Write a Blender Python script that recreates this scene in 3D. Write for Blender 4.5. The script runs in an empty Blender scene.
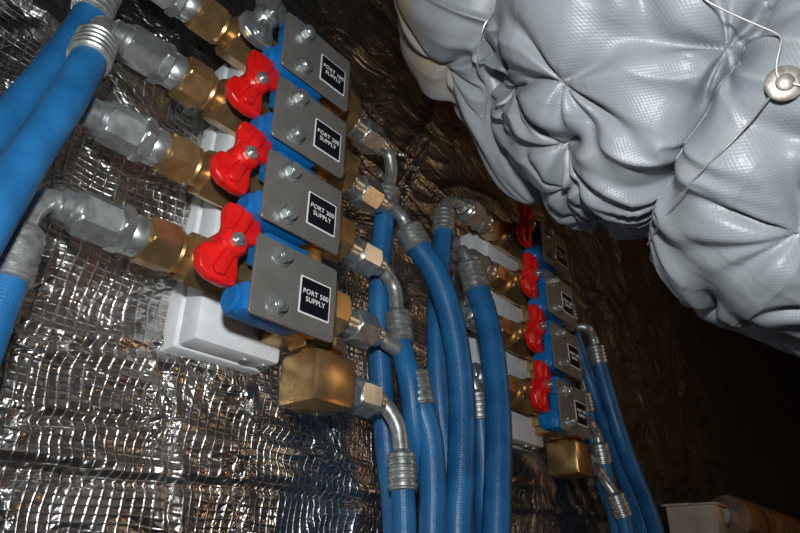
import bpy, bmesh, math, random
from mathutils import Vector, Matrix, noise
from mathutils.bvhtree import BVHTree
random.seed(7)
scene = bpy.context.scene
COL = scene.collection
V = Vector
try:
    scene.view_settings.view_transform = 'Standard'
    scene.view_settings.look = 'None'
except Exception as e:
    print(e)

# ------------------------------------------------------------ materials
def new_mat(name, base, rough=0.5, metal=0.0, spec=0.5):
    m = bpy.data.materials.new(name); m.use_nodes = True
    nt = m.node_tree; b = nt.nodes['Principled BSDF']
    b.inputs['Base Color'].default_value = (*base, 1)
    b.inputs['Roughness'].default_value = rough
    b.inputs['Metallic'].default_value = metal
    b.inputs['Specular IOR Level'].default_value = spec
    return m, nt, b

def nd(nt, t, **kw):
    n = nt.nodes.new(t)
    for k, v in kw.items():
        setattr(n, k, v)
    return n

def math_n(nt, op, a, b=None, c=None, clamp=False):
    n = nt.nodes.new('ShaderNodeMath'); n.operation = op; n.use_clamp = clamp
    for i, x in enumerate((a, b, c)):
        if x is None: continue
        if isinstance(x, (int, float)): n.inputs[i].default_value = x
        else: nt.links.new(x, n.inputs[i])
    return n.outputs[0]

def noisy(name, base, rough, metal, base2=None, scale=60, bump=0.1, bdist=0.001, spec=0.5, detail=4, rvar=0.15):
    m, nt, b = new_mat(name, base, rough, metal, spec)
    tc = nd(nt, 'ShaderNodeTexCoord')
    n = nd(nt, 'ShaderNodeTexNoise'); n.inputs['Scale'].default_value = scale; n.inputs['Detail'].default_value = detail
    nt.links.new(tc.outputs['Object'], n.inputs['Vector'])
    r = nd(nt, 'ShaderNodeValToRGB')
    b2 = base2 or tuple(c * 0.7 for c in base)
    r.color_ramp.elements[0].position = 0.35; r.color_ramp.elements[0].color = (*b2, 1)
    r.color_ramp.elements[1].position = 0.62; r.color_ramp.elements[1].color = (*base, 1)
    nt.links.new(n.outputs['Fac'], r.inputs['Fac']); nt.links.new(r.outputs['Color'], b.inputs['Base Color'])
    rr = math_n(nt, 'MULTIPLY_ADD', n.outputs['Fac'], rvar, rough - rvar / 2)
    nt.links.new(rr, b.inputs['Roughness'])
    bp = nd(nt, 'ShaderNodeBump'); bp.inputs['Strength'].default_value = bump; bp.inputs['Distance'].default_value = bdist
    nt.links.new(n.outputs['Fac'], bp.inputs['Height']); nt.links.new(bp.outputs['Normal'], b.inputs['Normal'])
    return m

M_BRASS = noisy('brass', (0.62, 0.41, 0.18), 0.34, 0.84, (0.42, 0.27, 0.12), 60, 0.06)
M_ZINC = noisy('zinc_plated_steel', (0.64, 0.69, 0.68), 0.32, 0.84, (0.44, 0.48, 0.47), 110, 0.08)
M_CRIMP = noisy('crimped_steel', (0.52, 0.55, 0.53), 0.38, 0.72, (0.32, 0.34, 0.33), 150, 0.22)
M_DULL = noisy('dull_zinc', (0.42, 0.40, 0.36), 0.45, 0.6, (0.25, 0.22, 0.18), 200, 0.2)
M_RED = noisy('red_painted_metal', (0.86, 0.012, 0.010), 0.30, 0.0, (0.66, 0.007, 0.006), 80, 0.12, spec=0.6)
M_BLUEP = noisy('blue_plastic', (0.006, 0.18, 0.52), 0.35, 0.0, (0.006, 0.14, 0.42), 50, 0.05)
M_WHITE = noisy('white_plastic', (0.86, 0.90, 0.92), 0.45, 0.0, (0.74, 0.78, 0.80), 40, 0.08)
M_PLATE = noisy('grey_anodised_plate', (0.235, 0.222, 0.205), 0.40, 0.35, (0.205, 0.195, 0.18), 60, 0.04)
M_BLACK = new_mat('label_black', (0.006, 0.006, 0.012), 0.35)[0]
M_LWHITE = new_mat('label_white', (0.9, 0.9, 0.9), 0.5)[0]
M_WIRE = new_mat('steel_wire', (0.85, 0.85, 0.82), 0.3, 0.8)[0]
M_DARKW = noisy('dark_brown_panel', (0.045, 0.030, 0.021), 0.45, 0.2, (0.014, 0.009, 0.007), 3.0, 0.3, 0.01)
M_CEIL = noisy('dark_ceiling_panel', (0.035, 0.024, 0.017), 0.5, 0.2, (0.012, 0.009, 0.007), 2.5, 0.3, 0.01)
M_FLOOR = noisy('dark_deck', (0.06, 0.05, 0.045), 0.6, 0.0, (0.03, 0.026, 0.022), 6, 0.2, 0.005)
M_CARD = noisy('tan_cardboard', (0.50, 0.42, 0.32), 0.8, 0.0, (0.34, 0.28, 0.21), 30)
M_LAG = noisy('brown_pipe_lagging', (0.24, 0.14, 0.07), 0.5, 0.2, (0.10, 0.055, 0.03), 20, 0.6, 0.004)
M_STRUT = noisy('painted_steel_shelf', (0.10, 0.085, 0.07), 0.5, 0.4, (0.06, 0.05, 0.04), 15)

def hose_mat():
    m, nt, b = new_mat('blue_braided_hose', (0.012, 0.13, 0.36), 0.40)
    tc = nd(nt, 'ShaderNodeTexCoord')
    n = nd(nt, 'ShaderNodeTexNoise'); n.inputs['Scale'].default_value = 30; n.inputs['Detail'].default_value = 6
    nt.links.new(tc.outputs['Object'], n.inputs['Vector'])
    sp = nd(nt, 'ShaderNodeSeparateXYZ'); nt.links.new(tc.outputs['UV'], sp.inputs[0])
    u = math_n(nt, 'MULTIPLY', sp.outputs[0], 2 * math.pi * 16)
    v = math_n(nt, 'MULTIPLY', sp.outputs[1], 1350.0)
    s1 = math_n(nt, 'SINE', math_n(nt, 'ADD', u, v)); s2 = math_n(nt, 'SINE', math_n(nt, 'SUBTRACT', u, v))
    br = math_n(nt, 'MULTIPLY', s1, s2)
    r = nd(nt, 'ShaderNodeValToRGB')
    r.color_ramp.elements[0].position = 0.3; r.color_ramp.elements[0].color = (0.008, 0.088, 0.24, 1)
    r.color_ramp.elements[1].position = 0.7; r.color_ramp.elements[1].color = (0.020, 0.175, 0.42, 1)
    f = math_n(nt, 'MULTIPLY_ADD', br, 0.035, n.outputs['Fac'])
    nt.links.new(f, r.inputs['Fac']); nt.links.new(r.outputs['Color'], b.inputs['Base Color'])
    n2 = nd(nt, 'ShaderNodeTexNoise'); n2.inputs['Scale'].default_value = 320
    nt.links.new(tc.outputs['Object'], n2.inputs['Vector'])
    h = math_n(nt, 'MULTIPLY_ADD', n2.outputs['Fac'], 1.8, math_n(nt, 'MULTIPLY', br, 0.4))
    bp = nd(nt, 'ShaderNodeBump'); bp.inputs['Strength'].default_value = 0.3; bp.inputs['Distance'].default_value = 0.0005
    nt.links.new(h, bp.inputs['Height']); nt.links.new(bp.outputs['Normal'], b.inputs['Normal'])
    return m
M_HOSE = hose_mat()

def foil_mat(name, tint=(0.66, 0.65, 0.63)):
    m, nt, b = new_mat(name, tint, 0.3, 1.0)
    tc = nd(nt, 'ShaderNodeTexCoord')
    wob = nd(nt, 'ShaderNodeTexNoise'); wob.inputs['Scale'].default_value = 8; wob.inputs['Detail'].default_value = 2
    nt.links.new(tc.outputs['Object'], wob.inputs['Vector'])
    mix = nd(nt, 'ShaderNodeVectorMath', operation='SCALE'); mix.inputs['Scale'].default_value = 0.028
    nt.links.new(wob.outputs['Color'], mix.inputs[0])
    add = nd(nt, 'ShaderNodeVectorMath', operation='ADD')
    nt.links.new(tc.outputs['Object'], add.inputs[0]); nt.links.new(mix.outputs[0], add.inputs[1])
    sp = nd(nt, 'ShaderNodeSeparateXYZ'); nt.links.new(add.outputs[0], sp.inputs[0])
    def line(o, period):
        s = math_n(nt, 'MULTIPLY', o, math.pi / period)
        s = math_n(nt, 'SINE', s); s = math_n(nt, 'ABSOLUTE', s)
        s = math_n(nt, 'SUBTRACT', 1.0, s)
        return math_n(nt, 'POWER', s, 2.6)
    g = math_n(nt, 'MAXIMUM', line(sp.outputs[0], 0.0078), line(sp.outputs[2], 0.0062))
    mk = nd(nt, 'ShaderNodeTexNoise'); mk.inputs['Scale'].default_value = 8; mk.inputs['Detail'].default_value = 3
    nt.links.new(tc.outputs['Object'], mk.inputs['Vector'])
    sp0 = nd(nt, 'ShaderNodeSeparateXYZ'); nt.links.new(tc.outputs['Object'], sp0.inputs[0])
    tight = math_n(nt, 'MULTIPLY_ADD', mk.outputs['Fac'], 4.0, -1.4, True)
    up_f = math_n(nt, 'MULTIPLY_ADD', sp0.outputs[2], -3.2, 5.7, True)
    xf = math_n(nt, 'MULTIPLY_ADD', sp0.outputs[0], -1.8, 1.35, True)
    tight = math_n(nt, 'MULTIPLY', math_n(nt, 'MULTIPLY', tight, up_f), xf)
    tight = math_n(nt, 'MULTIPLY_ADD', tight, 0.85, 0.12)
    gm = math_n(nt, 'MULTIPLY', g, tight)
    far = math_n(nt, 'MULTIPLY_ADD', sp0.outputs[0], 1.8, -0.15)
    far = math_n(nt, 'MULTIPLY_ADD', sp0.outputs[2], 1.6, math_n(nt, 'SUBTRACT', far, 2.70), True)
    n1 = nd(nt, 'ShaderNodeTexNoise'); n1.inputs['Scale'].default_value = 12; n1.inputs['Detail'].default_value = 4
    n1.inputs['Distortion'].default_value = 1.2
    nt.links.new(tc.outputs['Object'], n1.inputs['Vector'])
    vor = nd(nt, 'ShaderNodeTexVoronoi'); vor.feature = 'DISTANCE_TO_EDGE'; vor.inputs['Scale'].default_value = 12
    wv = nd(nt, 'ShaderNodeVectorMath', operation='SCALE'); wv.inputs['Scale'].default_value = 0.16
    nt.links.new(n1.outputs['Color'], wv.inputs[0])
    av = nd(nt, 'ShaderNodeVectorMath', operation='ADD')
    nt.links.new(tc.outputs['Object'], av.inputs[0]); nt.links.new(wv.outputs[0], av.inputs[1]); nt.links.new(av.outputs[0], vor.inputs['Vector'])
    cr = math_n(nt, 'MINIMUM', vor.outputs['Distance'], 0.12)
    h = math_n(nt, 'MULTIPLY', n1.outputs['Fac'], 5.5)
    h = math_n(nt, 'MULTIPLY_ADD', cr, 7.0, h)
    h = math_n(nt, 'MULTIPLY_ADD', gm, 0.62, h)
    h = math_n(nt, 'MULTIPLY', h, math_n(nt, 'MULTIPLY_ADD', far, -0.6, 1.0))
    bp = nd(nt, 'ShaderNodeBump'); bp.inputs['Strength'].default_value = 0.85; bp.inputs['Distance'].default_value = 0.0022
    nt.links.new(h, bp.inputs['Height']); nt.links.new(bp.outputs['Normal'], b.inputs['Normal'])
    rr = math_n(nt, 'MULTIPLY_ADD', gm, 0.22, 0.24); rr = math_n(nt, 'MULTIPLY_ADD', n1.outputs['Fac'], 0.12, rr)
    rr = math_n(nt, 'MULTIPLY_ADD', far, 0.14, rr)
    nt.links.new(rr, b.inputs['Roughness'])
    mx = nd(nt, 'ShaderNodeValToRGB')
    mx.color_ramp.elements[0].position = 0.35; mx.color_ramp.elements[0].color = (tint[0]*.62, tint[1]*.59, tint[2]*.56, 1)
    mx.color_ramp.elements[1].position = 0.65; mx.color_ramp.elements[1].color = (*tint, 1)
    nt.links.new(n1.outputs['Fac'], mx.inputs['Fac'])
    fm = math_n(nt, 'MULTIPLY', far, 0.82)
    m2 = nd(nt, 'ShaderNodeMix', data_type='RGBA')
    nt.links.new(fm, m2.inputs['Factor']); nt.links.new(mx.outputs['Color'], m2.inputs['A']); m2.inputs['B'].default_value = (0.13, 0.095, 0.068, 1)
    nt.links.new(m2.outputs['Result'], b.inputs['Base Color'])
    return m
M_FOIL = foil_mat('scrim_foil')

def duct_mat():
    m, nt, b = new_mat('silver_coated_fabric', (0.25, 0.28, 0.30), 0.44, 0.0, 0.6)
    tc = nd(nt, 'ShaderNodeTexCoord')
    n = nd(nt, 'ShaderNodeTexNoise'); n.inputs['Scale'].default_value = 14; n.inputs['Detail'].default_value = 5
    nt.links.new(tc.outputs['Object'], n.inputs['Vector'])
    r = nd(nt, 'ShaderNodeValToRGB')
    r.color_ramp.elements[0].position = 0.3; r.color_ramp.elements[0].color = (0.250, 0.280, 0.296, 1)
    r.color_ramp.elements[1].position = 0.7; r.color_ramp.elements[1].color = (0.305, 0.338, 0.355, 1)
    nt.links.new(n.outputs['Fac'], r.inputs['Fac'])
    d = nd(nt, 'ShaderNodeVectorMath', operation='DISTANCE'); d.inputs[1].default_value = (0.045, -0.235, 1.770)
    nt.links.new(tc.outputs['Object'], d.inputs[0])
    ns = nd(nt, 'ShaderNodeTexNoise'); ns.inputs['Scale'].default_value = 26; ns.inputs['Detail'].default_value = 5
    nt.links.new(tc.outputs['Object'], ns.inputs['Vector'])
    k = math_n(nt, 'MULTIPLY_ADD', ns.outputs['Fac'], 0.13, d.outputs['Value'])
    k = math_n(nt, 'SUBTRACT', 0.142, k); k = math_n(nt, 'MULTIPLY', k, 24.0)
    k = math_n(nt, 'MINIMUM', k, 0.6); k = math_n(nt, 'MAXIMUM', k, 0.0)
    mx = nd(nt, 'ShaderNodeMix', data_type='RGBA')
    nt.links.new(k, mx.inputs['Factor']); nt.links.new(r.outputs['Color'], mx.inputs['A']); mx.inputs['B'].default_value = (0.40, 0.28, 0.13, 1)
    nt.links.new(mx.outputs['Result'], b.inputs['Base Color'])
    sp = nd(nt, 'ShaderNodeSeparateXYZ'); nt.links.new(tc.outputs['UV'], sp.inputs[0])
    s1 = math_n(nt, 'SINE', math_n(nt, 'MULTIPLY', sp.outputs[0], 2600.0)); s2 = math_n(nt, 'SINE', math_n(nt, 'MULTIPLY', sp.outputs[1], 2600.0))
    h = math_n(nt, 'MULTIPLY', s1, s2)
    bp = nd(nt, 'ShaderNodeBump'); bp.inputs['Strength'].default_value = 0.20; bp.inputs['Distance'].default_value = 0.0003
    nt.links.new(h, bp.inputs['Height'])
    n3 = nd(nt, 'ShaderNodeTexNoise'); n3.inputs['Scale'].default_value = 24; n3.inputs['Detail'].default_value = 3; n3.inputs['Distortion'].default_value = .8
    nt.links.new(tc.outputs['Object'], n3.inputs['Vector'])
    bp2 = nd(nt, 'ShaderNodeBump'); bp2.inputs['Strength'].default_value = 0.38; bp2.inputs['Distance'].default_value = 0.005
    nt.links.new(n3.outputs['Fac'], bp2.inputs['Height']); nt.links.new(bp.outputs['Normal'], bp2.inputs['Normal'])
    nt.links.new(bp2.outputs['Normal'], b.inputs['Normal'])
    return m
M_DUCT = duct_mat()

# ------------------------------------------------------------ mesh helpers
def empty(name, parent=None):
    e = bpy.data.objects.new(name, None); COL.objects.link(e)
    e.empty_display_size = 0.02
    if parent: e.parent = parent
    return e

def add_mesh(name, verts, faces, mat, parent=None, sharp=35, smooth=True):
    me = bpy.data.meshes.new(name); me.from_pydata([tuple(v) for v in verts], [], faces); me.update()
    if mat: me.materials.append(mat)
    if smooth:
        me.shade_smooth()
        if sharp: me.set_sharp_from_angle(angle=math.radians(sharp))
    o = bpy.data.objects.new(name, me); COL.objects.link(o)
    if parent: o.parent = parent
    return o

def from_bm(name, bm, mat, parent=None, sharp=35):
    bmesh.ops.recalc_face_normals(bm, faces=bm.faces)
    me = bpy.data.meshes.new(name); bm.to_mesh(me); bm.free()
    me.materials.append(mat); me.shade_smooth(); me.set_sharp_from_angle(angle=math.radians(sharp))
    o = bpy.data.objects.new(name, me); COL.objects.link(o)
    if parent: o.parent = parent
    return o

def box(name, lo, hi, mat, parent=None, bev=0.002):
    bm = bmesh.new(); bmesh.ops.create_cube(bm, size=1)
    lo, hi = V(lo), V(hi); c = (lo + hi) / 2; s = hi - lo
    for v in bm.verts: v.co = V((v.co.x * s.x, v.co.y * s.y, v.co.z * s.z)) + c
    if bev: bmesh.ops.bevel(bm, geom=bm.edges[:], offset=bev, segments=2, affect='EDGES', profile=0.5)
    return from_bm(name, bm, mat, parent, 40)

def frame(d, rot=0.0):
    d = d.normalized()
    ref = V((0, 0, 1)) if abs(d.z) < 0.9 else V((1, 0, 0))
    a = ref.cross(d).normalized(); b = d.cross(a)
    return a * math.cos(rot) + b * math.sin(rot), -a * math.sin(rot) + b * math.cos(rot)

def lathe(name, p, d, prof, mat, parent=None, seg=28, rot=0.0, sharp=35):
    p = V(p); d = V(d).normalized(); a, b = frame(d, rot)
    vs, fs = [], []
    for (t, r) in prof:
        for i in range(seg):
            th = 2 * math.pi * i / seg
            vs.append(p + d * t + a * (r * math.cos(th)) + b * (r * math.sin(th)))
    for k in range(len(prof) - 1):
        for i in range(seg):
            j = (i + 1) % seg
            fs.append((k * seg + i, k * seg + j, (k + 1) * seg + j, (k + 1) * seg + i))
    fs.append(tuple(reversed(range(seg)))); n = (len(prof) - 1) * seg
    fs.append(tuple(range(n, n + seg)))
    return add_mesh(name, vs, fs, mat, parent, sharp)

def hexnut(name, p, d, L, r, mat, parent=None, rot=0.3):
    """hexagonal prism whose corners are turned down to a cone at both ends, like a machined nut"""
    p = V(p); d = V(d).normalized(); a, b = frame(d, rot); seg = 48
    def hexr(th):
        x = (th % (math.pi / 3)) - math.pi / 6
        return r * math.cos(math.pi / 6) / math.cos(x)
    rings = []
    rin = r * .885; ch = r * .11
    for (t, lim) in [(0, rin * .97), (0.0001, rin), (ch * .5, r * .945), (ch, r * 1.01), (L - ch, r * 1.01), (L - ch * .5, r * .945), (L - .0001, rin), (L, rin * .97)]:
        rings.append((t, lim))
    vs, fs = [], []
    for (t, lim) in rings:
        for i in range(seg):
            th = 2 * math.pi * i / seg
            rr = min(hexr(th), lim)
            vs.append(p + d * t + a * (rr * math.cos(th)) + b * (rr * math.sin(th)))
    for k in range(len(rings) - 1):
        for i in range(seg):
            j = (i + 1) % seg
            fs.append((k * seg + i, k * seg + j, (k + 1) * seg + j, (k + 1) * seg + i))
    fs.append(tuple(reversed(range(seg)))); n = (len(rings) - 1) * seg
    fs.append(tuple(range(n, n + seg)))
    return add_mesh(name, vs, fs, mat, parent, 22)

def catmull(P, t):
    n = len(P) - 1; i = min(int(t), n - 1); f = t - i
    p1, p2 = P[i], P[i + 1]
    p0 = P[i - 1] if i > 0 else p1 * 2 - p2
    p3 = P[i + 2] if i + 2 <= n else p2 * 2 - p1
    return 0.5 * ((2 * p1) + (p2 - p0) * f + (2 * p0 - 5 * p1 + 4 * p2 - p3) * f * f + (3 * p1 - p0 - 3 * p2 + p3) * f ** 3)

def sweep_frames(P, per):
    n = (len(P) - 1) * per
    pts = [catmull(P, k / per) for k in range(n + 1)]
    fr = []; a = None
    for k in range(n + 1):
        d = (pts[min(k + 1, n)] - pts[max(k - 1, 0)]).normalized()
        if a is None: a, b = frame(d)
        else:
            a = (a - d * a.dot(d)).normalized()
        b = d.cross(a)
        fr.append((pts[k], a.copy(), b, d))
    return fr

def tube(name, P, r, mat, parent=None, per=12, seg=20, uv=False):
    P = [V(p) for p in P]; fr = sweep_frames(P, per); vs, fs = [], []
    for k, (c, a, b, d) in enumerate(fr):
        for i in range(seg):
            th = 2 * math.pi * i / seg
            vs.append(c + a * (r * math.cos(th)) + b * (r * math.sin(th)))
    for k in range(len(fr) - 1):
        for i in range(seg):
            j = (i + 1) % seg
            fs.append((k * seg + i, k * seg + j, (k + 1) * seg + j, (k + 1) * seg + i))
    fs.append(tuple(reversed(range(seg)))); n = (len(fr) - 1) * seg; fs.append(tuple(range(n, n + seg)))
    o = add_mesh(name, vs, fs, mat, parent, 50)
    if uv:
        s = [0.0]
        for k in range(1, len(fr)): s.append(s[-1] + (fr[k][0] - fr[k - 1][0]).length)
        lay = o.data.uv_layers.new(name='UVMap').data; li = 0
        for k in range(len(fr) - 1):
            for i in range(seg):
                for (uu, vv) in ((i, k), (i + 1, k), (i + 1, k + 1), (i, k + 1)):
                    lay[li].uv = (uu / seg, s[vv]); li += 1
    return o

def extrude_outline(name, pts, y0, y1, mat, parent, bev=0.002, segs=2, M=None):
    bm = bmesh.new()
    f = [bm.verts.new((x, y0, z)) for x, z in pts]; g = [bm.verts.new((x, y1, z)) for x, z in pts]
    bm.faces.new(f); bm.faces.new(list(reversed(g))); n = len(pts)
    for i in range(n): bm.faces.new((f[i], g[i], g[(i + 1) % n], f[(i + 1) % n]))
    bmesh.ops.recalc_face_normals(bm, faces=bm.faces)
    if bev: bmesh.ops.bevel(bm, geom=bm.edges[:], offset=bev, segments=segs, affect='EDGES', profile=0.5)
    if M is not None: bmesh.ops.transform(bm, matrix=M, verts=bm.verts)
    return from_bm(name, bm, mat, parent, 40)

def rrect(cx, cz, w, h, r, n=5):
    out = []
    for (sx, sz, a0) in ((1, 1, 0), (-1, 1, 90), (-1, -1, 180), (1, -1, 270)):
        for k in range(n + 1):
            a = math.radians(a0 + 90 * k / n)
            out.append((cx + sx * (w / 2 - r) + r * math.cos(a), cz + sz * (h / 2 - r) + r * math.sin(a)))
    return out

def text_mesh(name, body, size, loc, mat, parent):
    cu = bpy.data.curves.new(name, 'FONT'); cu.body = body; cu.size = size; cu.align_x = 'CENTER'; cu.align_y = 'CENTER'
    cu.extrude = 0.0001; cu.space_line = 1.05; cu.offset = 0.00004; cu.space_character = 1.06
    o = bpy.data.objects.new(name + '_tmp', cu); COL.objects.link(o)
    dg = bpy.context.evaluated_depsgraph_get(); dg.update()
    me = bpy.data.meshes.new_from_object(o.evaluated_get(dg))
    bpy.data.objects.remove(o)
    me.transform(Matrix.Translation(loc) @ Matrix.Rotation(math.radians(90), 4, 'X'))
    me.materials.clear(); me.materials.append(mat)
    t = bpy.data.objects.new(name, me); COL.objects.link(t); t.parent = parent
    return t

# ------------------------------------------------------------ room shell
CREASES = [((-.20, 1.452), (-.131, 1.444)), ((-.131, 1.444), (-.046, 1.459)), ((-.046, 1.459), (.03, 1.43)),
           ((.05, 1.412), (.12, 1.405)), ((.12, 1.405), (.24, 1.372)), ((-.24, 1.40), (-.15, 1.385)), ((-.15, 1.385), (-.05, 1.40)),
           ((.24, 1.44), (.36, 1.40)), ((.36, 1.40), (.55, 1.42)), ((-.16, 1.56), (-.06, 1.53)), ((-.2, 1.64), (-.08, 1.65)),
           ((-.05, 1.44), (-.02, 1.33)), ((.02, 1.38), (.06, 1.30)), ((-.12, 1.82), (.1, 1.86)), ((.1, 1.86), (.4, 1.80)),
           ((.16, 1.78), (.40, 1.72)), ((.2, 1.66), (.3, 1.90)), ((-.1, 1.75), (-.16, 1.95))]
def seg_dist(x, z, s):
    (x0, z0), (x1, z1) = s; dx, dz = x1 - x0, z1 - z0
    t = max(0, min(1, ((x - x0) * dx + (z - z0) * dz) / (dx * dx + dz * dz)))
    ex, ez = x - x0 - t * dx, z - z0 - t * dz
    return math.hypot(ex, ez)

def wall_foil():
    xs = []; x = -1.5
    while x < 3.5:
        xs.append(x); x += 0.004 if -0.42 < x < 0.75 else (0.012 if 0.75 <= x < 1.6 else 0.06)
    xs.append(3.5)
    zs = []; z = 0.0
    while z < 2.6:
        zs.append(z); z += 0.004 if 1.24 < z < 1.9 else (0.012 if 1.9 <= z < 2.4 else 0.06)
    zs.append(2.6)
    vs, fs = [], []
    for z in zs:
        for x in xs:
            p = V((x, 0, z))
            w = noise.noise(p * 5); w2 = noise.noise(p * 5 + V((9, 3, 1)))
            q = p * 7 + V((w, 0, w2)) * 0.8
            big = 1 - abs(noise.noise(q)) * 2.2
            med = 1 - abs(noise.noise(V((x * 12 + w, 4.4, z * 22 + w2)))) * 2.4
            y = -0.0055 * max(big, 0) ** 3 - 0.0035 * max(med, 0) ** 3 - .003 * (noise.noise(p * 9) + .5) - 0.0003 * noise.noise(p * 60)
            if -.45 < x < .8 and 1.2 < z < 2.0:
                xx = x + .008 * w; zz = z + .010 * w2 + .003 * noise.noise(p * 25)
                for s in CREASES:
                    dd = seg_dist(xx, zz, s)
                    if dd < .02: y += 0.0040 * math.exp(-(dd / .0028) ** 2) - .0040 * math.exp(-((dd - .008) / .005) ** 2)
            zsm = 1.352 + 0.03 * (x + 0.3) + 0.004 * noise.noise(V((x * 9, 0, 0)))
            y += 0.005 * math.exp(-((z - zsm) / 0.003) ** 2) - 0.005 * math.exp(-((z - zsm - 0.010) / 0.007) ** 2)
            vs.append((x, min(y, .0005), z))
    nx = len(xs)
    for j in range(len(zs) - 1):
        for i in range(nx - 1):
            a = j * nx + i; fs.append((a, a + 1, a + nx + 1, a + nx))
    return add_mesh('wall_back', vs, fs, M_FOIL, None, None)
wall_foil()
box('floor', (-1.5, -2.5, -0.1), (3.5, 0.0, 0.0), M_FLOOR, None, 0)
box('ceiling', (-1.5, -2.5, 2.6), (3.5, 0.0, 2.7), M_CEIL, None, 0)
box('wall_right', (3.5, -2.5, 0), (3.6, 0.0, 2.6), M_DARKW, None, 0)
box('wall_left', (-1.6, -2.5, 0), (-1.5, 0.0, 2.6), M_DARKW, None, 0)
box('wall_front', (-1.5, -2.6, 0), (3.5, -2.5, 2.6), M_DARKW, None, 0)

# ------------------------------------------------------------ manifold
SP = 0.079; Z0 = 1.495; YA = -0.065

def handle(par, x, y, z, rot, mat, n):
    """butterfly tee handle: two flared wings swept towards opposite sides, raised spine, round hub"""
    e = empty('handle_%d' % n, par)
    R = Matrix.Translation((x, y, z)) @ Matrix.Rotation(rot, 4, 'Y') @ Matrix.Scale(.93, 4)
    half = [(.0105, .000), (.0125, .0085), (.0215, .0115), (.0245, .0205), (.0190, .0335), (.0100, .0375), (-.0040, .0370), (-.0140, .0335), (-.0145, .0245), (-.0105, .0125)]
    out = half + [(-a, -b) for a, b in half]
    extrude_outline('wings', out, -0.0045, 0.0055, mat, e, 0.0022, 3, R)
    rib = [(.0045, .006), (.0105, .0300), (.0055, .0335), (-.0015, .0315), (-.0045, .008)]
    for s in (1, -1):
        extrude_outline('wing_rib', [(a * s, b * s) for a, b in rib], -0.0085, -0.003, mat, e, 0.0016, 2, R)
    lathe('hub', R @ V((0, 0.008, 0)), (0, -1, 0), [(0, .0115), (.014, .0115), (.0165, .0095), (.017, .006)], mat, e, 28)
    hexnut('hub_nut', R @ V((0, -0.0085, 0)), (0, -1, 0), .005, .0060, M_ZINC, e)
    lathe('hub_stud', R @ V((0, -0.013, 0)), (0, -1, 0), [(0, .003), (.003, .003), (.0035, .002)], M_ZINC, e, 14)

def bolt(par, x, y, z, rot):
    lathe('washer', (x, y, z), (0, -1, 0), [(0, .0090), (.0012, .0090), (.0016, .0082)], M_ZINC, par, 24)
    hexnut('bolt_head', (x, y - .0015, z), (0, -1, 0), .0062, .0068, M_ZINC, par, rot)
    lathe('bolt_dome', (x, y - .0076, z), (0, -1, 0), [(0, .0046), (.0008, .0040), (.0012, .002)], M_ZINC, par, 18)

LABELS = ['PORT 500\nSUPPLY', 'PORT 300\nSUPPLY', 'PORT 200\nSUPPLY', 'PORT 100\nSUPPLY']

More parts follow.
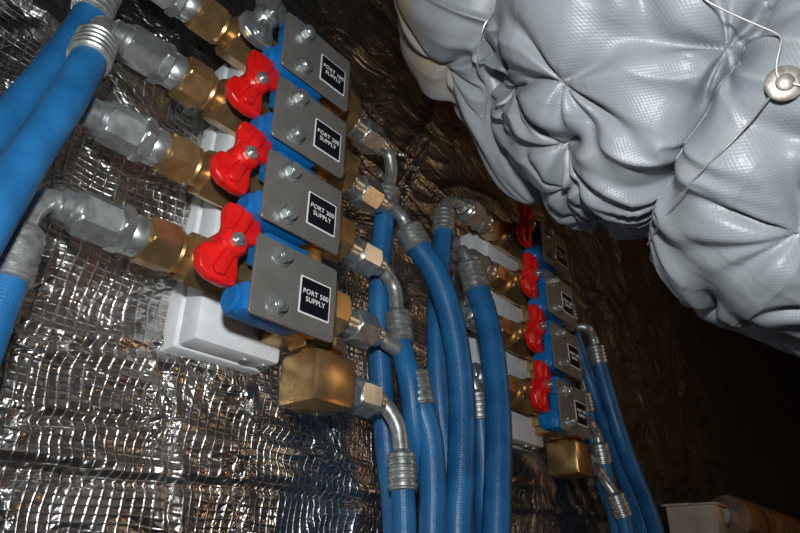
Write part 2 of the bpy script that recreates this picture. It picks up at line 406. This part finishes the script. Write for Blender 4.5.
def manifold(ox, last_grey=False, seed=0, wl=-.057):
    rnd = random.Random(seed)
    root = empty('valve_manifold')
    for n in range(4):
        zc = Z0 + SP * n; za = zc + 0.020
        e = empty('valve_%d' % (n + 1), root)
        X = lambda v: ox + v
        box('clamp_base', (X(wl), -.022, zc - .036), (X(.034), .0, zc + .034), M_WHITE, e, .003)
        box('clamp_top', (X(wl + .003), -.048, zc - .034), (X(.031), -.0215, zc + .030), M_WHITE, e, .0035)
        for bx in (.004, .024):
            lathe('clamp_bolt', (X(bx), -.034, zc - .032), (0, 0, -1), [(0, .0052), (.0035, .0052), (.004, .004)], M_ZINC, e, 18)
        hexnut('inlet_union', (X(-.120), YA, za), (1, 0, 0), .024, .0195, M_BRASS, e, rnd.random())
        lathe('inlet_neck', (X(-.097), YA, za), (1, 0, 0), [(0, .0155), (.004, .017), (.008, .0145), (.014, .0145), (.016, .017)], M_BRASS, e)
        hexnut('valve_body', (X(-.084), YA, za), (1, 0, 0), .050, .0225, M_BRASS, e, .52)
        lathe('valve_core', (X(-.036), YA, za), (1, 0, 0), [(0, .018), (.040, .018)], M_BRASS, e)
        lathe('valve_stem', (X(-.068), YA, za + .004), (0, -1, 0), [(0, .013), (.022, .013), (.024, .009), (.030, .009)], M_BRASS, e)
        lathe('inlet_adapter', (X(-.133), YA, za), (1, 0, 0), [(0, .0135), (.003, .0155), (.011, .0155), (.0135, .0135)], M_ZINC, e)
        hexnut('adapter_hex', (X(-.141), YA, za), (1, 0, 0), .009, .0185, M_ZINC, e, .2)
        box('clip_lower', (X(-.062), -.1175, zc - .030), (X(-.002), -.092, zc - .006), M_BLUEP, e, .004)
        lathe('clip_roll', (X(-.065), -.102, zc - .018), (1, 0, 0), [(0, .009), (.002, .0115), (.060, .0115)], M_BLUEP, e, 24)
        box('clip_upper', (X(-.050), -.1175, zc + .016), (X(-.004), -.094, zc + .040), M_BLUEP, e, .004)
        box('clip_web', (X(-.046), -.1170, zc - .010), (X(-.012), -.100, zc + .020), M_BLUEP, e, .002)
        extrude_outline('name_plate', rrect(X(-.0175), zc, .083, .065, .0035), -.1205, -.1180, M_PLATE, e, .0004, 1)
        extrude_outline('label_edge', rrect(X(.0015), zc - .002, .0325, .0315, .0012), -.1209, -.1204, M_LWHITE, e, 0)
        extrude_outline('label', rrect(X(.0015), zc - .002, .0298, .0288, .0009), -.1213, -.1206, M_BLACK, e, 0)
        text_mesh('label_text', LABELS[n], .0060, (X(.0015), -.1216, zc - .002), M_LWHITE, e)
        bolt(e, X(-.036), -.1205, zc + .021, rnd.random()); bolt(e, X(-.036), -.1205, zc - .020, rnd.random())
        grey = last_grey and n == 3
        handle(e, X(-.072), -.104, za + .002, math.radians(rnd.uniform(4, 14)), M_ZINC if grey else M_RED, n)
        box('outlet_block', (X(-.002), -.104, za - .030), (X(.044), -.046, za + .018), M_BRASS, e, .004)
        hexnut('outlet_hex', (X(.042), -.070, za), (1, 0, 0), .030, .025, M_BRASS, e, .52)
        lathe('outlet_neck', (X(.070), YA, za), (1, 0, 0), [(0, .019), (.010, .018), (.014, .014), (.028, .014)], M_ZINC, e)
    z = Z0
    lathe('drain_nipple', (X(.052), -.072, z - .004), (0, 0, -1), [(0, .016), (.03, .016)], M_BRASS, root)
    hexnut('drain_nut', (X(.052), -.072, z - .012), (0, 0, -1), .012, .026, M_BRASS, root, .1)
    box('drain_elbow', (X(.030), -.096, z - .072), (X(.080), -.048, z - .026), M_BRASS, root, .006)
    lathe('drain_outlet', (X(.078), -.068, z - .050), (1, 0, 0), [(0, .021), (.006, .018), (.025, .014)], M_ZINC, root)
    box('outlet_spine', (X(.006), -.088, z - .02), (X(.036), -.045, z + 3 * SP + .03), M_BRASS, root, .003)
    return root
manifold(0.0, True, 3)
manifold(0.48, False, 11, -.092)

# ------------------------------------------------------------ hoses with crimped elbow ends
def hose(start, sgn, elbow, fer, path, r=0.0125, nut_r=.0175):
    root = empty('blue_hydraulic_hose')
    s = V(start); d = V((sgn, 0, 0))
    hexnut('swivel_nut', s, d, .027, nut_r, M_ZINC, root, random.random())
    lathe('nut_collar', s + d * .026, d, [(0, nut_r * .8), (.004, nut_r * .78), (.006, .0115), (.012, .0115), (.014, .0085)], M_ZINC, root)
    P = [s + d * .034, s + d * .043] + [V(p) for p in elbow] + [V(fer[0])]
    tube('elbow_tube', P, .0078, M_CRIMP, root, 10, 18)
    f0, f1 = V(fer[0]), V(fer[1]); L = (f1 - f0).length; dd = (f1 - f0).normalized()
    pr = [(-.004, .009), (-.001, r + .001)]
    k = 5
    for i in range(k):
        a = L * i / k
        pr += [(a + L * .03, r + .0026), (a + L * .12, r + .0027), (a + L * .155, r + .0016), (a + L * .19, r + .0017)]
    pr += [(L, r + .0024), (L + .001, r + .0005)]
    lathe('ferrule', f0, dd, pr, M_CRIMP, root, 28, 0, 25)
    tube('hose', [f0 + dd * (L * .6), f1] + [V(p) for p in path], r, M_HOSE, root, 14, 24, True)
    return root

ZA = [Z0 + .020 + SP * n for n in range(4)]
hose((.098, YA, ZA[3]), 1, [(.150, -.065, 1.746), (.157, -.062, 1.728)], ((.156, -.058, 1.706), (.155, -.055, 1.672)),
     [(.160, -.045, 1.60), (.169, -.040, 1.51), (.180, -.042, 1.42), (.192, -.045, 1.34), (.20, -.06, 1.1), (.22, -.08, .6), (.25, -.1, .02)], .0118, .0180)
hose((.098, YA, ZA[2]), 1, [(.152, -.067, 1.676), (.168, -.070, 1.668)], ((.176, -.073, 1.655), (.186, -.080, 1.632)),
     [(.203, -.092, 1.600), (.222, -.100, 1.539), (.230, -.102, 1.464), (.224, -.102, 1.39), (.217, -.100, 1.32), (.21, -.10, 1.1), (.24, -.12, .6), (.28, -.13, .02)], .0142, .0180)
hose((.098, YA, ZA[1]), 1, [(.150, -.065, 1.588), (.162, -.066, 1.575)], ((.165, -.067, 1.548), (.168, -.070, 1.516)),
     [(.172, -.080, 1.47), (.185, -.078, 1.42), (.222, -.070, 1.35), (.235, -.07, 1.2), (.26, -.09, .6), (.32, -.1, .02)], .0115, .0180)
hose((.098, YA, ZA[0]), 1, [(.150, -.068, 1.510), (.170, -.075, 1.500)], ((.179, -.079, 1.482), (.184, -.083, 1.450)),
     [(.193, -.088, 1.418), (.194, -.090, 1.37), (.192, -.09, 1.32), (.18, -.10, 1.1), (.18, -.14, .6), (.2, -.16, .02)], .0130, .0180)
hose((.100, -.068, 1.447), 1, [(.150, -.072, 1.440), (.158, -.076, 1.425)], ((.160, -.079, 1.400), (.160, -.081, 1.368)),
     [(.160, -.083, 1.33), (.155, -.085, 1.25), (.15, -.10, 1.0), (.14, -.12, .6), (.15, -.14, .02)], .0110, .0180)
hose((-.141, YA, ZA[0]), -1, [(-.188, -.066, 1.511), (-.194, -.068, 1.500)], ((-.195, -.070, 1.484), (-.195, -.072, 1.450)),
     [(-.197, -.075, 1.40), (-.20, -.078, 1.3), (-.21, -.08, 1.0), (-.22, -.08, .6), (-.22, -.08, .02)], .0112, .0170)
hose((-.141, YA, ZA[1]), -1, [(-.188, -.060, 1.592), (-.196, -.050, 1.582)], ((-.200, -.042, 1.568), (-.204, -.032, 1.540)),
     [(-.212, -.026, 1.50), (-.235, -.024, 1.42), (-.25, -.026, 1.3), (-.26, -.03, 1.0), (-.27, -.04, .6), (-.27, -.05, .02)], .0112, .0170)
hose((-.141, YA, ZA[2]), -1, [(-.184, -.067, 1.672), (-.189, -.071, 1.665)], ((-.190, -.077, 1.646), (-.193, -.083, 1.620)),
     [(-.200, -.090, 1.575), (-.211, -.097, 1.52), (-.222, -.102, 1.45), (-.245, -.108, 1.3), (-.27, -.11, 1.0), (-.3, -.11, .6), (-.3, -.11, .02)], .0122, .0170)
hose((-.141, YA, ZA[3]), -1, [(-.184, -.060, 1.750), (-.189, -.055, 1.738)], ((-.190, -.050, 1.722), (-.192, -.047, 1.694)),
     [(-.199, -.045, 1.65), (-.215, -.047, 1.58), (-.236, -.055, 1.50), (-.27, -.065, 1.3), (-.31, -.07, 1.0), (-.34, -.07, .6), (-.34, -.07, .02)], .0128, .0170)
B = .48
hose((B - .141, YA, ZA[3]), -1, [(.286, -.065, 1.750), (.268, -.065, 1.742)], ((.259, -.065, 1.722), (.256, -.065, 1.690)),
     [(.252, -.062, 1.64), (.245, -.060, 1.56), (.250, -.058, 1.48), (.262, -.058, 1.40), (.270, -.06, 1.3), (.28, -.06, 1.0), (.30, -.07, .6), (.34, -.07, .02)], .0120, .0175)
hose((B - .141, YA, ZA[2]), -1, [(.292, -.068, 1.676), (.289, -.073, 1.672)], ((.294, -.078, 1.655), (.303, -.082, 1.622)),
     [(.308, -.090, 1.58), (.309, -.096, 1.52), (.303, -.100, 1.444), (.290, -.100, 1.36), (.275, -.10, 1.25), (.27, -.11, 1.0), (.30, -.15, .6), (.34, -.16, .02)], .0150, .0175)
hose((B - .141, YA, ZA[1]), -1, [(.290, -.062, 1.590), (.284, -.060, 1.578)], ((.283, -.058, 1.562), (.283, -.057, 1.530)),
     [(.284, -.055, 1.48), (.288, -.054, 1.42), (.300, -.054, 1.3), (.33, -.06, 1.0), (.36, -.07, .6), (.4, -.07, .02)], .0120, .0175)
hose((B - .141, YA, ZA[0]), -1, [(.293, -.066, 1.513), (.303, -.068, 1.508)], ((.310, -.070, 1.492), (.314, -.070, 1.462)),
     [(.318, -.068, 1.42), (.320, -.066, 1.36), (.330, -.066, 1.25), (.37, -.07, 1.0), (.41, -.07, .6), (.46, -.07, .02)], .0125, .0175)
for n, (ex, dy, rr) in enumerate([(.652, 0, .0115), (.640, .012, .0115), (.655, -.014, .0125), (.640, .020, .0115)]):
    za = ZA[n]; y = YA - .005 + dy
    hose((B + .098, YA, za), 1, [(B + .150, y, za - .004), (ex - .005, y, za - .014)], ((ex, y, za - .030), (ex + .006, y, za - .058)),
         [(ex + .018 + .004 * n, y, za - .11), (ex + .040 + .004 * n, y - .003 * n, za - .19), (.735 + .022 * n - .02 * (n == 0), y - .004 * n, 1.36),
          (.75 + .03 * n, y, 1.2), (.8 + .04 * n, y, .6), (.8 + .05 * n, y, .02)], rr, .0165)
hose((B + .104, -.068, 1.447), 1, [(B + .154, -.072, 1.440), (B + .162, -.076, 1.428)], ((.648, -.085, 1.41), (.656, -.09, 1.38)),
     [(.665, -.09, 1.33), (.67, -.09, 1.25), (.68, -.10, 1.0), (.7, -.12, .6), (.72, -.14, .02)], .0115, .0165)

# ------------------------------------------------------------ quilted duct
def duct():
    root = empty('insulated_duct')
    P = [V(p) for p in [(.25, -.22, 2.6), (.20, -.225, 2.25), (.135, -.235, 1.98), (.084, -.263, 1.803), (.098, -.323, 1.725),
                        (.1015, -.383, 1.664), (.130, -.430, 1.616), (.158, -.479, 1.568), (.225, -.560, 1.50), (.35, -.72, 1.46),
                        (.55, -1.05, 1.45), (.75, -1.6, 1.45), (.9, -2.5, 1.45)]]
    Rs = [.10, .10, .10, .108, .128, .147, .150, .154, .15, .15, .15, .15, .15]
    per = 80; seg = 560
    fr = sweep_frames(P, per)
    keep = [k for k in range(len(fr)) if (2 * per - 10 <= k <= 9 * per) or k % 10 == 0 or k == len(fr) - 1]
    W = [(.040, -.300, 1.640), (.060, -.330, 1.590), (-.010, -.400, 1.640), (.085, -.300, 1.560), (.03, -.36, 1.76), (-.03, -.42, 1.72),
         (.060, -.430, 1.450), (.11, -.45, 1.42), (.02, -.53, 1.56), (.05, -.24, 1.72), (.01, -.28, 1.80), (.10, -.20, 1.74), (.03, -.20, 1.86),
         (.14, -.30, 1.55), (.16, -.38, 1.48), (.2, -.45, 1.42), (.02, -.50, 1.46), (.10, -.52, 1.40), (.02, -.35, 1.60), (.0, -.44, 1.56)]
    tufts = []
    rnd = random.Random(5)
    for p in W:
        p = V(p)
        k = min(range(2 * per, 9 * per), key=lambda k: abs((p - fr[k][0]).dot(fr[k][3])) + (0 if (fr[k][0] - p).length < .22 else 1))
        c, a, b, d = fr[k]; v = p - c
        tufts.append((k / per, math.atan2(v.dot(b), v.dot(a)), rnd.uniform(1.0, 1.45), rnd.random() * 6))
    vs, fs, uvs = [], [], []
    rings = {}; sl = [0.0]
    for k in range(1, len(fr)): sl.append(sl[-1] + (fr[k][0] - fr[k - 1][0]).length)
    for idx, k in enumerate(keep):
        c, a, b, d = fr[k]; t = k / per
        i = min(int(t), len(Rs) - 2); f = t - i
        R = Rs[i] * (1 - f) + Rs[i + 1] * f
        pil = abs(math.sin(math.pi * t / 2)) ** .55
        for q in range(seg):
            th = 2 * math.pi * q / seg
            cs, sn = math.cos(th), math.sin(th)
            tie = round(t / 2) * 2; dt = abs(t - tie)
            nz = noise.noise(V((cs * 3.0, sn * 3.0, tie * 3.1 + (t - tie) * .5)))
            pl = (1 - abs(noise.noise(V((cs * 4.5 + nz, sn * 4.5, tie * 1.7 + (t - tie) * .6)))) * 2.6)
            fold = -.020 * math.exp(-(dt / .38) ** 1.4) * (1 - max(pl, 0) ** 1.5 * 1.2)
            soft = .010 * noise.noise(V((cs * 1.8, sn * 1.8, t * 1.3))) + .003 * noise.noise(V((cs * 5, sn * 5, t * 3)))
            rad = R * (.80 + .22 * pil) + fold + soft
            for (tt, tth, amp, ph) in tufts:
                du = (t - tt) * .085
                if abs(du) > .09: continue
                dth = (th - tth + math.pi) % (2 * math.pi) - math.pi
                dv = dth * R
                if abs(dv) > .09: continue
                rr = math.hypot(du, dv)
                rad -= amp * .017 * math.exp(-(rr / .020) ** 1.1)
                ang = math.atan2(dv, du)
                cr = abs(math.cos(2.5 * ang + ph + 5 * rr)) ** 14
                rad -= amp * .0080 * cr * math.exp(-((rr - .020) / .024) ** 2)
                cr2 = abs(math.cos(1.5 * ang + ph * 2)) ** 24
                rad -= amp * .007 * cr2 * math.exp(-((rr - .035) / .035) ** 2)
            vs.append(c + a * (rad * cs) + b * (rad * sn)); uvs.append((q / seg * .95, sl[k]))
        rings[k] = idx
    for k in range(len(keep) - 1):
        for q in range(seg):
            j = (q + 1) % seg
            fs.append((k * seg + q, k * seg + j, (k + 1) * seg + j, (k + 1) * seg + q))
    o = add_mesh('quilted_jacket', vs, fs, M_DUCT, root, None)
    lay = o.data.uv_layers.new(name='UVMap').data
    flat = []
    for f_ in fs:
        wrap = (f_[1] % seg) == 0
        for m_, vi in enumerate(f_):
            u, v = uvs[vi]
            if wrap and m_ in (1, 2): u = .95
            flat += [u, v]
    lay.foreach_set('uv', flat)
    def ringwire(name, kfun, off=.0018, r=.0009):
        pts = []
        for q in range(0, seg, 8):
            k = kfun(q); best = None
            for qq in range(-10, 11, 2):
                p = vs[rings[k] * seg + (q + qq) % seg]; rr = (p - fr[k][0]).length
                if best is None or rr > best: best = rr
            p = vs[rings[k] * seg + q]; c = fr[k][0]
            pts.append(c + (p - c).normalized() * (best + off))
        pts.append(pts[0].copy()); pts.append(pts[1].copy())
        sm = [pts[0]] + [(pts[i - 1] + pts[i] * 2 + pts[i + 1]) / 4 for i in range(1, len(pts) - 1)] + [pts[-1]]
        tube(name, sm, r, M_WIRE, root, 2, 8)
    for kk in (4, 8):
        ringwire('tie_wire', lambda q, kk=kk: int(kk * per + 5 * math.sin(q / seg * 12)))
    fl = [(.085, -.27, 1.735), (.095, -.262, 1.700), (.114, -.256, 1.662), (.132, -.250, 1.628), (.143, -.249, 1.603)]
    Pf = [V(p) for p in fl]; ff = sweep_frames(Pf, 14); v2, f2 = [], []
    for k, (c, a, b, d) in enumerate(ff):
        t = k / (len(ff) - 1); R = .060 * (1 - t) ** .7 + .006
        for q in range(96):
            th = 2 * math.pi * q / 96
            rr = R * (1 + .20 * noise.noise(V((math.cos(th) * 2.5, math.sin(th) * 2.5, t * 1.5))) - .10 * abs(math.sin(th * 4 + 2 * t)))
            v2.append(c + a * rr * math.cos(th) + b * rr * math.sin(th))
    for k in range(len(ff) - 1):
        for q in range(96):
            j = (q + 1) % 96; f2.append((k * 96 + q, k * 96 + j, (k + 1) * 96 + j, (k + 1) * 96 + q))
    f2.append(tuple(range(len(v2) - 96, len(v2))))
    add_mesh('gathered_end', v2, f2, M_DUCT, root, None)
    bvh = BVHTree.FromPolygons(vs, fs)
    def snap(p, off):
        p = V(p); loc, nrm, _, _ = bvh.find_nearest(p)
        n = (p - loc)
        n = n.normalized() if n.length > 1e-5 else nrm
        if n.dot(loc - V((.13, -.43, 1.616))) < 0: n = -n
        return loc + n * off, n
    p, n = snap((.005, -.458, 1.522), .002)
    lathe('lacing_washer', p - n * .002, n, [(0, .0090), (.0012, .0093), (.0020, .0082), (.0022, .0045)], M_DULL, root, 32)
    lathe('lacing_rivet', p, n, [(0, .0045), (.002, .0042), (.003, .002)], M_DULL, root, 20)
    for q in ((-.005, -.430, 1.600), (.120, -.345, 1.515), (.03, -.53, 1.47)):
        pts = []
        for k in range(13):
            f = k / 12
            a = p.lerp(V(q), f) + n * (.03 * math.sin(math.pi * f) + .006)
            pts.append(snap(a, .0026)[0])
        for _ in range(2):
            pts = [pts[0]] + [(pts[i - 1] + pts[i] * 2 + pts[i + 1]) / 4 for i in range(1, 12)] + [pts[-1]]
        pts = [x + n * .001 for x in pts]
        tube('lacing_wire', pts, .0006, M_WIRE, root, 4, 8)
    return root
duct()

# ------------------------------------------------------------ background bits at the far end
sh = empty('wall_shelf')
box('shelf_board', (.86, -.22, 1.352), (2.6, -.006, 1.362), M_STRUT, sh, .001)
box('shelf_lip', (.86, -.224, 1.335), (2.6, -.218, 1.366), M_STRUT, sh, .001)
for x in (.95, 1.7, 2.4):
    box('shelf_bracket', (x, -.20, 1.20), (x + .02, -.006, 1.352), M_STRUT, sh, .001)
cb = empty('cardboard_box')
box('carton', (.88, -.16, 1.3625), (.935, -.08, 1.412), M_CARD, cb, .002)
box('flap', (.876, -.165, 1.412), (.939, -.121, 1.415), M_CARD, cb, .0005)
box('flap_far', (.876, -.125, 1.412), (.939, -.075, 1.416), M_CARD, cb, .0005)
lp = empty('lagged_pipe')
lathe('lagging', (1.04, -.14, 1.404), (1, 0, 0), [(0, .02), (.0, .038), (.01, .040), (.2, .040), (.205, .038), (.21, .040), (.6, .040), (.605, .038), (.61, .040), (1.4, .040)], M_LAG, lp, 32)
lathe('pipe_end', (.98, -.14, 1.404), (1, 0, 0), [(0, .018), (.06, .018)], M_ZINC, lp)

# ------------------------------------------------------------ camera
C = V((-.295, -.459, 1.297))
fwd = V((.681, .5752, .453)).normalized()
down = V((.353, .2833, -.8915)); down = (down - fwd * down.dot(fwd)).normalized()
up = -down; right = fwd.cross(up).normalized()
cam_d = bpy.data.cameras.new('camera'); cam = bpy.data.objects.new('camera', cam_d); COL.objects.link(cam)
M = Matrix((right, up, -fwd)).transposed().to_4x4(); M.translation = C
cam.matrix_world = M
cam_d.sensor_width = 36; cam_d.lens = 612 / 800 * 36; cam_d.clip_start = 0.01
scene.camera = cam

# ------------------------------------------------------------ lights
def point(name, loc, e, col, r):
    l = bpy.data.lights.new(name, 'POINT'); l.energy = e; l.color = col; l.shadow_soft_size = r
    o = bpy.data.objects.new(name, l); o.location = loc; COL.objects.link(o); return o
point('camera_flash', C + up * .11 - fwd * .02, 10.0, (.97, .985, 1.0), .018)
point('warm_light', (1.5, -1.7, 2.1), 8, (1.0, .68, .40), .12)  # warm fill added to lift the room's ambient light; no fixture in view
point('warm_light.001', (.9, -.95, 1.15), 2.0, (1.0, .50, .20), .03)
w = bpy.data.worlds.new('world'); scene.world = w; w.use_nodes = True
w.node_tree.nodes['Background'].inputs['Color'].default_value = (.03, .028, .026, 1)
w.node_tree.nodes['Background'].inputs['Strength'].default_value = 0.5
